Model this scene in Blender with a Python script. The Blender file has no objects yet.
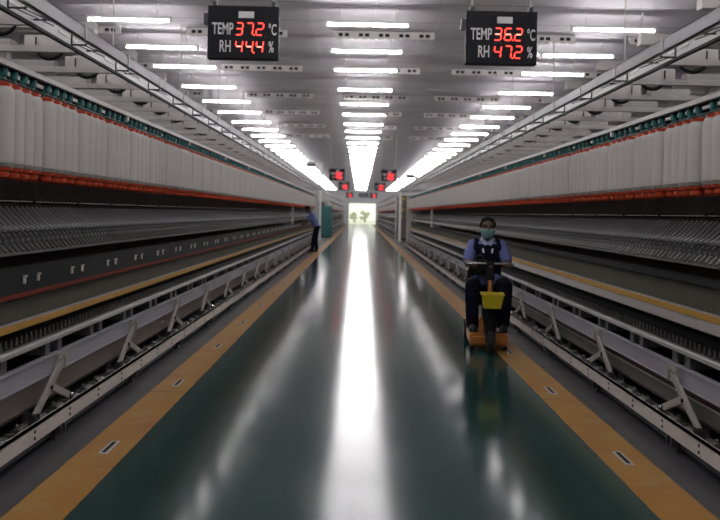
import bpy, bmesh, math, random
from mathutils import Vector, Matrix
random.seed(7)
S = bpy.context.scene
COL = S.collection
PI = math.pi

# ------------------------------------------------------------------ camera
FOC = 800.0                     # focal length in pixels of the 720 px frame
cam_d = bpy.data.cameras.new('camera')
cam_d.sensor_fit = 'HORIZONTAL'
cam_d.sensor_width = 36.0
cam_d.lens = 36.0 * FOC / 720.0
cam_d.shift_y = -47.0 / 720.0
cam_d.clip_end = 400
cam_d.dof.use_dof = True
cam_d.dof.focus_distance = 6.0
cam_d.dof.aperture_fstop = 2.2
cam = bpy.data.objects.new('camera', cam_d)
COL.objects.link(cam)
cam.location = (-0.065, 0.0, 1.40)
cam.rotation_euler = (PI / 2, -math.radians(1.2), 0)
S.camera = cam

# ------------------------------------------------------------------ world, exposure
TUBE_POWER = 72.0
LED_POWER = 2.2
world = bpy.data.worlds.new('daylight')
S.world = world
world.use_nodes = True
bgn = world.node_tree.nodes['Background']
bgn.inputs[0].default_value = (0.96, 1.0, 0.86, 1)
bgn.inputs[1].default_value = 1.2
S.view_settings.view_transform = 'Standard'
S.view_settings.look = 'None'
S.view_settings.gamma = 1.0
S.view_settings.use_curve_mapping = False
S.view_settings.exposure = -0.08
S.cycles.use_denoising = True
S.cycles.max_bounces = 6
S.cycles.diffuse_bounces = 4
S.cycles.glossy_bounces = 3
S.cycles.sample_clamp_indirect = 6.0

# ------------------------------------------------------------------ materials
MATS = {}
BRIGHT = ('wall paint', 'duct beige', 'duct grey', 'shiny aluminium rail', 'tray grey', 'white paint', 'pale grey paint', 'grey white print', 'sunlit paving', 'pale green foliage')
def mat(name, col, rough=0.5, metal=0.0, var=0.12, scale=6.0, spec=0.5, bump=0.0, emit=None):
    if name in MATS: return MATS[name]
    if not emit and name not in BRIGHT: col = tuple(c * 0.74 for c in col)
    m = bpy.data.materials.new(name); m.use_nodes = True
    nt = m.node_tree; b = nt.nodes['Principled BSDF']
    b.inputs['Roughness'].default_value = rough
    b.inputs['Metallic'].default_value = metal
    b.inputs['Specular IOR Level'].default_value = spec
    if emit:
        b.inputs['Base Color'].default_value = (*col, 1)
        b.inputs['Emission Color'].default_value = (*col, 1)
        b.inputs['Emission Strength'].default_value = emit
    else:
        tc = nt.nodes.new('ShaderNodeTexCoord')
        n = nt.nodes.new('ShaderNodeTexNoise'); n.inputs['Scale'].default_value = scale
        n.inputs['Detail'].default_value = 3
        r = nt.nodes.new('ShaderNodeMix'); r.data_type = 'RGBA'
        lo = [c * (1 - var) for c in col]; hi = [min(1, c * (1 + var)) for c in col]
        r.inputs[6].default_value = (*lo, 1); r.inputs[7].default_value = (*hi, 1)
        nt.links.new(tc.outputs['Object'], n.inputs['Vector'])
        nt.links.new(n.outputs['Fac'], r.inputs[0])
        nt.links.new(r.outputs[2], b.inputs['Base Color'])
        if bump:
            bp = nt.nodes.new('ShaderNodeBump'); bp.inputs['Strength'].default_value = bump
            n2 = nt.nodes.new('ShaderNodeTexNoise'); n2.inputs['Scale'].default_value = scale * 12
            nt.links.new(tc.outputs['Object'], n2.inputs['Vector'])
            nt.links.new(n2.outputs['Fac'], bp.inputs['Height'])
            nt.links.new(bp.outputs['Normal'], b.inputs['Normal'])
    MATS[name] = m
    return m

M_black = mat('black steel', (0.008, 0.008, 0.009), 0.6, spec=0.15)
M_dark = mat('dark grey steel', (0.035, 0.035, 0.038), 0.45)
M_suction = mat('charcoal panel', (0.018, 0.019, 0.020), 0.6, spec=0.12)
M_core = mat('dark machine body', (0.17, 0.145, 0.13), 0.8, spec=0.1)
M_rowdark = mat('dark roller grey', (0.15, 0.15, 0.155), 0.5, spec=0.3)
M_arm = mat('grey drafting arm', (0.40, 0.40, 0.41), 0.45, 0.1)
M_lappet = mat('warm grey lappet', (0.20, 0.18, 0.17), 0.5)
M_lilac = mat('lilac grey paint', (0.46, 0.45, 0.51), 0.4)
M_warm = mat('warm grey paint', (0.88, 0.81, 0.76), 0.45)
M_arm2 = mat('pale beige cast metal', (0.50, 0.48, 0.44), 0.45)
M_brown = mat('brown grey panel', (0.35, 0.30, 0.265), 0.55)
M_plate = mat('grey brown plate', (0.34, 0.30, 0.28), 0.5)
M_maroon = mat('maroon strip', (0.055, 0.012, 0.012), 0.5)
M_greypanel = mat('grey panel', (0.24, 0.235, 0.215), 0.55)
M_darktrim = mat('dark trim', (0.06, 0.035, 0.03), 0.5)
M_lappet_dim = mat('dim lappet', (0.075, 0.068, 0.066), 0.6, spec=0.2)  # lappet grey scaled down, the dimmer light put into its colour
M_bracket = mat('drive bracket grey', (0.16, 0.16, 0.163), 0.5)
M_strand = mat('grey roving strand', (0.09, 0.075, 0.065), 0.9, spec=0.1)
M_ledge = mat('grey ledge', (0.16, 0.16, 0.165), 0.5, spec=0.3)
M_peg = mat('dull grey peg', (0.13, 0.125, 0.12), 0.5, spec=0.3)
M_red = mat('red brown strip', (0.19, 0.028, 0.014), 0.6, spec=0.1)
M_gold = mat('golden rail', (0.72, 0.40, 0.07), 0.4)
M_olive = mat('olive grey panel', (0.115, 0.11, 0.082), 0.7, spec=0.15)
M_silver = mat('bright aluminium', (0.72, 0.72, 0.72), 0.28, 0.85)
M_bar = mat('satin aluminium', (0.50, 0.495, 0.48), 0.5, spec=0.3)
M_alu = mat('shiny aluminium rail', (0.42, 0.42, 0.435), 0.55, 0.5, var=0.25, scale=3, bump=0.3)
M_traygrey = mat('tray grey', (0.50, 0.50, 0.51), 0.4)
M_pale = mat('pale grey paint', (0.56, 0.54, 0.51), 0.5)
M_white = mat('white paint', (0.78, 0.77, 0.75), 0.45)
M_yarn = mat('yarn', (0.26, 0.245, 0.19), 0.9, spec=0.1)
M_roving = mat('roving yarn', (0.84, 0.80, 0.755), 0.95, var=0.05, scale=25, spec=0.1, bump=0.25)
M_orange = mat('orange red plastic', (0.75, 0.085, 0.025), 0.4)
M_teal = mat('teal plastic', (0.02, 0.21, 0.20), 0.4)
M_darkgreen = mat('dark green rod', (0.015, 0.05, 0.045), 0.5)
M_wall = mat('wall paint', (0.70, 0.70, 0.72), 0.6, var=0.05, scale=1.5)
M_duct = mat('duct beige', (0.50, 0.48, 0.465), 0.55)
M_ductdark = mat('duct grey', (0.34, 0.33, 0.32), 0.6)
M_tube = mat('tube glow', (1.0, 0.965, 0.98), emit=TUBE_POWER)
M_led = mat('red led', (1.0, 0.06, 0.04), emit=LED_POWER)
M_ledfar = mat('bright red led', (1.0, 0.05, 0.06), emit=5.0)
M_ledstreak = mat('hot red led', (1.0, 0.32, 0.25), emit=2.2)
M_text = mat('grey white print', (0.62, 0.62, 0.62), 0.5)
M_board = mat('black board face', (0.010, 0.010, 0.014), 0.6, spec=0.2)
M_tealcab = mat('teal cabinet paint', (0.012, 0.15, 0.15), 0.4)
M_navy = mat('navy cloth', (0.009, 0.010, 0.026), 0.9, spec=0.15)
M_trouser = mat('dark navy trousers', (0.007, 0.008, 0.022), 0.9, spec=0.15)
M_shirt = mat('light blue shirt', (0.18, 0.22, 0.50), 0.85, spec=0.2)
M_collar = mat('pale collar', (0.50, 0.54, 0.72), 0.85, spec=0.2)
M_skin = mat('brown skin', (0.12, 0.055, 0.035), 0.5, var=0.06)
M_hair = mat('black hair', (0.005, 0.004, 0.004), 0.8, spec=0.1)
M_mask = mat('pale green mask', (0.20, 0.36, 0.35), 0.8)
M_eye = mat('dark eye', (0.01, 0.01, 0.01), 0.2)
M_shoe = mat('black shoe', (0.01, 0.01, 0.011), 0.5)
M_scoot = mat('orange scooter paint', (0.55, 0.19, 0.025), 0.35)
M_yellow = mat('yellow plastic', (0.72, 0.60, 0.02), 0.45)
M_rubber = mat('tyre rubber', (0.010, 0.010, 0.010), 0.8)
M_chrome = mat('chrome', (0.7, 0.7, 0.7), 0.15, 1.0)
M_leaf = mat('pale green foliage', (0.50, 0.50, 0.38), 0.8, var=0.3, scale=4)
M_bark = mat('bark', (0.12, 0.09, 0.06), 0.9)
M_outside = mat('sunlit paving', (0.75, 0.76, 0.66), 0.8)
M_stickers = mat('yellow sticker', (0.65, 0.45, 0.04), 0.5)
M_blue = mat('dark blue paint', (0.02, 0.03, 0.09), 0.5)

def M_math(nt, op, a, b=None, c=None):
    n = nt.nodes.new('ShaderNodeMath'); n.operation = op
    for i, v in enumerate((a, b, c)):
        if v is None: continue
        if isinstance(v, (int, float)): n.inputs[i].default_value = v
        else: nt.links.new(v, n.inputs[i])
    return n.outputs[0]
def M_mix(nt, f, a, b):
    n = nt.nodes.new('ShaderNodeMix'); n.data_type = 'RGBA'
    for k, v in ((0, f), (6, a), (7, b)):
        if isinstance(v, tuple): n.inputs[k].default_value = (*v, 1)
        elif isinstance(v, (int, float)): n.inputs[k].default_value = v
        else: nt.links.new(v, n.inputs[k])
    return n.outputs[2]

def floor_material():
    m = bpy.data.materials.new('painted epoxy floor'); m.use_nodes = True
    nt = m.node_tree; b = nt.nodes['Principled BSDF']
    geo = nt.nodes.new('ShaderNodeNewGeometry')
    sx = nt.nodes.new('ShaderNodeSeparateXYZ'); nt.links.new(geo.outputs['Position'], sx.inputs[0])
    x, y = sx.outputs[0], sx.outputs[1]
    def noise(sc, det=3, vec=None):
        n = nt.nodes.new('ShaderNodeTexNoise'); n.inputs['Scale'].default_value = sc; n.inputs['Detail'].default_value = det
        nt.links.new(vec if vec else geo.outputs['Position'], n.inputs['Vector']); return n.outputs['Fac']
    wob = M_math(nt, 'MULTIPLY', M_math(nt, 'SUBTRACT', noise(6), 0.5), 0.010)
    ax = M_math(nt, 'ADD', M_math(nt, 'ABSOLUTE', x), wob)
    isg = M_math(nt, 'LESS_THAN', ax, 1.366)
    isy = M_math(nt, 'LESS_THAN', ax, 1.645)
    green = M_mix(nt, noise(1.1), (0.017, 0.052, 0.045), (0.025, 0.068, 0.060))
    blot = M_math(nt, 'MULTIPLY', M_math(nt, 'SUBTRACT', noise(2.6, 4), 0.45), 3.0); 
    cl = nt.nodes.new('ShaderNodeClamp'); nt.links.new(blot, cl.inputs[0])
    yel = M_mix(nt, cl.outputs[0], (0.42, 0.225, 0.045), (0.38, 0.15, 0.034))
    wear = M_math(nt, 'GREATER_THAN', noise(5.0, 6), 0.60)
    yel = M_mix(nt, M_math(nt, 'MULTIPLY', wear, 0.35), yel, (0.43, 0.31, 0.19))
    grey = M_mix(nt, noise(3.0, 5), (0.032, 0.033, 0.036), (0.080, 0.081, 0.086))
    c = M_mix(nt, isy, grey, yel)
    c = M_mix(nt, isg, c, green)
    # a cross joint every 9.3 m
    jy = M_math(nt, 'ABSOLUTE', M_math(nt, 'SUBTRACT', M_math(nt, 'MODULO', M_math(nt, 'ADD', y, 12.4), 9.3), 0.0))
    j = M_math(nt, 'LESS_THAN', M_math(nt, 'ABSOLUTE', M_math(nt, 'SUBTRACT', jy, 9.23)), 0.006)
    c = M_mix(nt, j, c, (0.01, 0.012, 0.012))
    nt.links.new(c, b.inputs['Base Color'])
    rg = M_math(nt, 'ADD', M_math(nt, 'MULTIPLY', noise(1.7, 5), 0.10), 0.10)
    ro = M_math(nt, 'ADD', M_math(nt, 'MULTIPLY', isg, -0.20), 0.34)
    ro2 = M_math(nt, 'ADD', M_math(nt, 'MULTIPLY', M_math(nt, 'SUBTRACT', noise(1.7, 5), 0.5), 0.10), ro)
    nt.links.new(ro2, b.inputs['Roughness'])
    b.inputs['Specular IOR Level'].default_value = 0.36
    bp = nt.nodes.new('ShaderNodeBump'); bp.inputs['Strength'].default_value = 0.03; bp.inputs['Distance'].default_value = 0.02
    nt.links.new(noise(2.2, 3), bp.inputs['Height']); nt.links.new(bp.outputs['Normal'], b.inputs['Normal'])
    return m
def ceiling_material():
    m = bpy.data.materials.new('panelled ceiling'); m.use_nodes = True
    nt = m.node_tree; b = nt.nodes['Principled BSDF']
    geo = nt.nodes.new('ShaderNodeNewGeometry')
    sx = nt.nodes.new('ShaderNodeSeparateXYZ'); nt.links.new(geo.outputs['Position'], sx.inputs[0])
    x, y = sx.outputs[0], sx.outputs[1]
    n = nt.nodes.new('ShaderNodeTexNoise'); n.inputs['Scale'].default_value = 0.8
    nt.links.new(geo.outputs['Position'], n.inputs['Vector'])
    c = M_mix(nt, n.outputs['Fac'], (0.74, 0.705, 0.745), (0.82, 0.785, 0.825))
    s1 = M_math(nt, 'LESS_THAN', M_math(nt, 'MODULO', M_math(nt, 'ADD', y, 10.75), 1.12), 0.022)
    c = M_mix(nt, s1, c, (0.2, 0.19, 0.2))
    s2 = M_math(nt, 'LESS_THAN', M_math(nt, 'MODULO', M_math(nt, 'ADD', x, 10.9), 1.0), 0.02)
    c = M_mix(nt, s2, c, (0.84, 0.83, 0.86))
    nt.links.new(c, b.inputs['Base Color'])
    b.inputs['Roughness'].default_value = 0.65
    b.inputs['Specular IOR Level'].default_value = 0.3
    return m

# ------------------------------------------------------------------ mesh helper
class MB:
    def __init__(self): self.v = []; self.f = []
    def add(self, vs, fs):
        o = len(self.v); self.v += [tuple(p) for p in vs]; self.f += [tuple(i + o for i in f) for f in fs]; return self
    def box(self, c, s):
        x, y, z = c; a, b, d = s[0] / 2, s[1] / 2, s[2] / 2
        vs = [(x + i * a, y + j * b, z + k * d) for i in (-1, 1) for j in (-1, 1) for k in (-1, 1)]
        return self.add(vs, [(0, 1, 3, 2), (4, 6, 7, 5), (0, 4, 5, 1), (2, 3, 7, 6), (0, 2, 6, 4), (1, 5, 7, 3)])
    def span(self, x0, x1, y0, y1, z0, z1):
        return self.box(((x0 + x1) / 2, (y0 + y1) / 2, (z0 + z1) / 2), (abs(x1 - x0), abs(y1 - y0), abs(z1 - z0)))
    def tube(self, p, q, r, r2=None, n=10):
        p, q = Vector(p), Vector(q); r2 = r if r2 is None else r2
        d = (q - p).normalized(); a = d.orthogonal().normalized(); b = d.cross(a)
        vs = []
        for c, rr in ((p, r), (q, r2)):
            for i in range(n):
                t = 2 * PI * i / n; vs.append(c + (a * math.cos(t) + b * math.sin(t)) * rr)
        fs = [(i, (i + 1) % n, n + (i + 1) % n, n + i) for i in range(n)]
        return self.add(vs, fs + [tuple(range(n))[::-1], tuple(range(n, 2 * n))])
    def bar(self, p, q, w, h, up=(0, 0, 1)):
        p, q = Vector(p), Vector(q); d = (q - p).normalized(); up = Vector(up)
        s = d.cross(up).normalized(); u = s.cross(d).normalized()
        vs = [c + s * (i * w / 2) + u * (j * h / 2) for c in (p, q) for i, j in ((-1, -1), (1, -1), (1, 1), (-1, 1))]
        return self.add(vs, [(0, 1, 2, 3), (7, 6, 5, 4), (0, 4, 5, 1), (1, 5, 6, 2), (2, 6, 7, 3), (3, 7, 4, 0)])
    def lathe(self, prof, c=(0, 0, 0), n=20, axis='z'):
        vs = []; fs = []
        for r, h in prof:
            for i in range(n):
                t = 2 * PI * i / n; a, b = r * math.cos(t), r * math.sin(t)
                p = (a, b, h) if axis == 'z' else ((h, a, b) if axis == 'x' else (a, h, b))
                vs.append((p[0] + c[0], p[1] + c[1], p[2] + c[2]))
        for k in range(len(prof) - 1):
            for i in range(n):
                fs.append((k * n + i, k * n + (i + 1) % n, (k + 1) * n + (i + 1) % n, (k + 1) * n + i))
        fs.append(tuple(range(n))[::-1]); fs.append(tuple(range((len(prof) - 1) * n, len(prof) * n)))
        return self.add(vs, fs)
    def prism(self, pts, y0, y1):            # closed outline in (x, z) pushed along y
        n = len(pts)
        vs = [(x, y0, z) for x, z in pts] + [(x, y1, z) for x, z in pts]
        return self.add(vs, [(i, (i + 1) % n, n + (i + 1) % n, n + i) for i in range(n)] + [tuple(range(n))[::-1], tuple(range(n, 2 * n))])
    def ball(self, c, r, n=12, m=8):
        if isinstance(r, (int, float)): r = (r, r, r)
        vs = [(c[0], c[1], c[2] - r[2])]
        for j in range(1, m):
            p = -PI / 2 + PI * j / m
            for i in range(n):
                t = 2 * PI * i / n
                vs.append((c[0] + r[0] * math.cos(p) * math.cos(t), c[1] + r[1] * math.cos(p) * math.sin(t), c[2] + r[2] * math.sin(p)))
        vs.append((c[0], c[1], c[2] + r[2])); L = len(vs) - 1
        fs = [(0, 1 + (i + 1) % n, 1 + i) for i in range(n)]
        for j in range(m - 2):
            for i in range(n):
                fs.append((1 + j * n + i, 1 + j * n + (i + 1) % n, 1 + (j + 1) * n + (i + 1) % n, 1 + (j + 1) * n + i))
        o = 1 + (m - 2) * n
        fs += [(o + i, o + (i + 1) % n, L) for i in range(n)]
        return self.add(vs, fs)
    def loft(self, rings, n=16):             # rings: (centre, half width along a, half depth along b, a, b)
        vs = []
        for c, ra, rb, a, b in rings:
            c, a, b = Vector(c), Vector(a), Vector(b)
            for i in range(n):
                t = 2 * PI * i / n; vs.append(c + a * (ra * math.cos(t)) + b * (rb * math.sin(t)))
        fs = []
        for k in range(len(rings) - 1):
            for i in range(n):
                fs.append((k * n + i, k * n + (i + 1) % n, (k + 1) * n + (i + 1) % n, (k + 1) * n + i))
        fs.append(tuple(range(n))[::-1]); fs.append(tuple(range((len(rings) - 1) * n, len(rings) * n)))
        return self.add(vs, fs)
    def limb(self, pts, n=12):               # pts: (point, radius); tapered, with round joints
        for (p, r), (q, r2) in zip(pts, pts[1:]): self.tube(p, q, r, r2, n)
        for p, r in pts: self.ball(p, r, n, 8)
        return self
    def mesh(self, name, m, off=(0, 0, 0), smooth=False, bevel=0):
        me = bpy.data.meshes.new(name)
        o = Vector(off)
        me.from_pydata([tuple(Vector(p) - o) for p in self.v], [], self.f)
        bm = bmesh.new(); bm.from_mesh(me)
        bmesh.ops.recalc_face_normals(bm, faces=bm.faces)
        if bevel: bmesh.ops.bevel(bm, geom=list(bm.edges), offset=bevel, segments=1, affect='EDGES', clamp_overlap=True)
        bm.to_mesh(me); bm.free()
        if smooth:
            me.polygons.foreach_set('use_smooth', [True] * len(me.polygons))
            try: me.set_sharp_from_angle(angle=math.radians(40))
            except Exception: pass
        me.materials.append(m)
        return me
    def obj(self, name, m, parent=None, off=None, smooth=False, bevel=0, loc=None):
        """off: the world point the mesh is measured from (its parent's place when it has one)"""
        if off is None: off = WORLD.get(parent.name, Vector((0, 0, 0))) if parent else Vector((0, 0, 0))
        return link(name, self.mesh(name, m, off, smooth, bevel), parent, loc)

WORLD = {}
def link(name, data, parent=None, loc=None):
    o = bpy.data.objects.new(name, data); COL.objects.link(o)
    if parent: o.parent = parent
    if loc is not None: o.location = loc
    WORLD[o.name] = (WORLD.get(parent.name, Vector((0, 0, 0))) if parent else Vector((0, 0, 0))) + Vector(o.location)
    return o
def tag(o, label, cat, group=None, kind=None):
    o['label'] = label; o['category'] = cat
    if group: o['group'] = group
    if kind: o['kind'] = kind
    return o
def thing(name, loc, label, cat, group=None):
    return tag(link(name, None, None, loc), label, cat, group)
def structure(o): o['kind'] = 'structure'; return o
ORD = ('nearest second third fourth fifth sixth seventh eighth ninth tenth eleventh twelfth thirteenth fourteenth fifteenth '
       'sixteenth seventeenth eighteenth nineteenth twentieth').split()

# ------------------------------------------------------------------ the hall
YB, YE, HW, HC = -5.0, 100.0, 8.2, 4.46
structure(MB().span(-HW, HW, YB, YE, -0.1, 0.0).obj('floor', floor_material()))
structure(MB().span(-HW, HW, YB, YE, HC, HC + 0.1).obj('ceiling', ceiling_material()))
structure(MB().span(-HW - .15, -HW, YB, YE, -0.1, HC + .1).obj('wall_left', M_wall))
structure(MB().span(HW, HW + .15, YB, YE, -0.1, HC + .1).obj('wall_right', M_wall))
structure(MB().span(-HW - .15, HW + .15, YB - .15, YB, -0.1, HC + .1).obj('wall_back', M_wall))
DX0, DX1, DZ = -1.47, 1.90, 2.62
w = MB()
w.span(-HW - .15, DX0, YE, YE + .2, -0.1, HC + .1); w.span(DX1, HW + .15, YE, YE + .2, -0.1, HC + .1); w.span(DX0, DX1, YE, YE + .2, DZ, HC + .1)
structure(w.obj('wall_end', M_wall))
w = MB()
w.span(DX0 - .08, DX0, YE - .06, YE, 0, DZ + .08); w.span(DX1, DX1 + .08, YE - .06, YE, 0, DZ + .08); w.span(DX0, DX1, YE - .06, YE, DZ, DZ + .08)
structure(w.obj('trim_1', M_pale))
# outside the far doorway
structure(MB().span(-30, 30, YE + .2, YE + 60, -0.14, -0.04).obj('ground_outside', M_outside))
def tree(x, y, h, label):
    t = thing('garden_tree', (x, y, -.04), label, 'tree')
    MB().tube((x, y, -.04), (x + .05, y, h * .5), .12, .07).obj('trunk', M_bark, t)
    b = MB()
    for i in range(14):
        a = random.uniform(0, 2 * PI); r = random.uniform(0, h * .42)
        b.ball((x + r * math.cos(a), y + r * math.sin(a), h * random.uniform(.28, .75)), random.uniform(.09, .16) * h, 10, 7)
    b.obj('foliage', M_leaf, t, smooth=True)
tree(-.9, 122, 1.9, 'pale green tree left of centre outside the far bright doorway')
tree(.7, 126, 2.1, 'pale green tree right of centre outside the far bright doorway')
# transverse ceiling beams over the machines
BEAMS = [10.9 + 2.36 * k for k in range(36)]
nb = 2
for sg in (-1, 1):
    for yb in BEAMS:
        structure(MB().span(sg * 4.5, sg * HW, yb - .09, yb + .09, HC - .19, HC).obj('trim_%d' % nb, M_duct)); nb += 1

# ------------------------------------------------------------------ tube lights
TY = [-3.1, -0.9, 1.3, 3.4, 5.5, 7.6, 9.7, 11.86, 13.82, 15.65, 18.15, 20.55, 22.75, 25.2]
while TY[-1] < 95: TY.append(TY[-1] + 2.26)
proto = thing('tube_light', (0, 0, 0), 'x', 'ceiling light')
hb = MB(); hb.span(-.60, .60, -.026, .026, -.252, -.212); hb.span(-.63, -.595, -.026, .026, -.295, -.212); hb.span(.595, .63, -.026, .026, -.295, -.212)
hb.tube((-.42, 0, -.215), (-.42, 0, 0), .008, n=6); hb.tube((.42, 0, -.215), (.42, 0, 0), .008, n=6)
housing = hb.obj('housing', M_white, proto)
glow = MB().tube((-.595, 0, -.272), (.595, 0, -.272), .018, n=12).obj('tube', M_tube, proto, smooth=True)
first = True
for rowname, rx in (('centre row', -.01), ('left row', -3.55), ('right row', 3.64)):
    for i, ty in enumerate(TY):
        if first: t = proto; first = False
        else:
            t = proto.copy(); COL.objects.link(t)
            for ch in (housing, glow):
                c = ch.copy(); COL.objects.link(c); c.parent = t
        t.location = (rx, ty, HC)
        if i < 7: t['label'] = 'tube light overhead just out of view in the %s' % rowname
        elif i < 19: t['label'] = 'glowing ceiling tube light, %s in the %s' % (ORD[i - 7], rowname)
        else: t['label'] = 'small far tube light merging into the glare of the %s' % rowname
        t['group'] = 'tube lights in the ' + rowname

# ------------------------------------------------------------------ ceiling vents
VY = [13.5, 16.8, 20.7, 24.2, 27.9, 31.6]
VX = [('outer left', -4.85, 4), ('left', -2.2, 5), ('middle', .28, 5), ('right', 2.65, 5), ('outer right', 5.1, 4)]
vmesh = {}
def vent_meshes(n):
    if n not in vmesh:
        p = MB(); p.span(-.17 * n, .17 * n, -.02, .02, -.115, 0)
        for k in range(int(n * 2.4)): p.tube((-.16 * n + k * .14, 0, -.115), (-.10 * n * 0 - .16 * n + k * .14 + .09, 0, -.115), .016, n=8)
        h = MB()
        for s in (-.052, .052): h.span(s - .036, s + .036, -.026, -.018, -.087, -.033)
        vmesh[n] = (p.mesh('plate', M_duct), h.mesh('hole_pair', M_black))
    return vmesh[n]
for i, vy in enumerate(VY):
    for nm, vx, n in VX:
        t = thing('ceiling_vent', (vx, vy, HC), 'pale ceiling vent strip with paired dark holes, %s place in the %s vent row' % (nm, ORD[i]), 'vent', 'paired hole vents on the ceiling')
        pm, hm = vent_meshes(n)
        link('plate', pm, t); 
        for k in range(n): link('hole_pair', hm, t, ((k - (n - 1) / 2) * .34, 0, 0))

# pale housings with a curved black hose between the beams
for sg, sd in ((-1, 'left'), (1, 'right')):
    for k in range(9):
        y = 11.85 + 2.36 * k; x = sg * 5.7
        t = thing('duct_box', (x, y, HC), 'pale duct box under the ceiling, %s over the %s machine' % (ORD[k], sd), 'duct', 'duct boxes above the %s machine' % sd)
        MB().span(x - .42, x + .42, y - .12, y + .5, HC - .34, HC).obj('box', M_ductdark, t)
        b = MB(); b.span(x + sg * .75, x + sg * 1.35, y + .1, y + .3, HC - .42, HC - .25); b.span(x + sg * .95, x + sg * 1.1, y + .14, y + .26, HC - .25, HC)
        b.span(x + sg * 1.5, x + sg * 1.7, y - .3, y + .2, HC - .5, HC)
        b.obj('outlet', M_duct, t)

# ------------------------------------------------------------------ the ring spinning frames
def mbx(sg):                                  # spans measured from the aisle axis outward
    class B(MB):
        def U(self, u0, u1, y0, y1, z0, z1): return self.span(sg * u0, sg * u1, y0, y1, z0, z1)
    return B()
def run_parts(name, root, mesh, m_rest, place, ys, near=100, y_first=4.35, children=()):
    """single parts for the 100 nearest in view, one stuff part for the rest"""
    one = [y for y in ys if y >= y_first][:near]
    keep = set(one)
    base = None
    for y in one:
        o = link(name, mesh, root, place(y))
        for cn, cm in children: link(cn, cm, o)
    rest = [y for y in ys if y not in keep]
    if rest:
        src_v = [v.co.copy() for v in mesh.vertices]; src_f = [tuple(p.vertices) for p in mesh.polygons]
        b = MB()
        for y in rest:
            q = Vector(place(y)); b.add([v + q for v in src_v], src_f)
        o = b.obj(name + 's', m_rest, root, off=(0, 0, 0)); o['kind'] = 'stuff'

def frange(a, b, s):
    r = []; y = a
    while y < b: r.append(round(y, 4)); y += s
    return r

SECT = [0.0, .131, .262, .393]
FRONT_U, REAR_U = 2.035, 2.185
def hanger_spots(y0, y1):
    r = []; k = math.ceil((y0 - 4.39) / .605)
    while 4.39 + .605 * k < y1 - .5:
        for d in SECT: r.append((4.39 + .605 * k + d, FRONT_U)); r.append((4.39 + .605 * k + d + .011, REAR_U))
        k += 1
    return r

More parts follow.
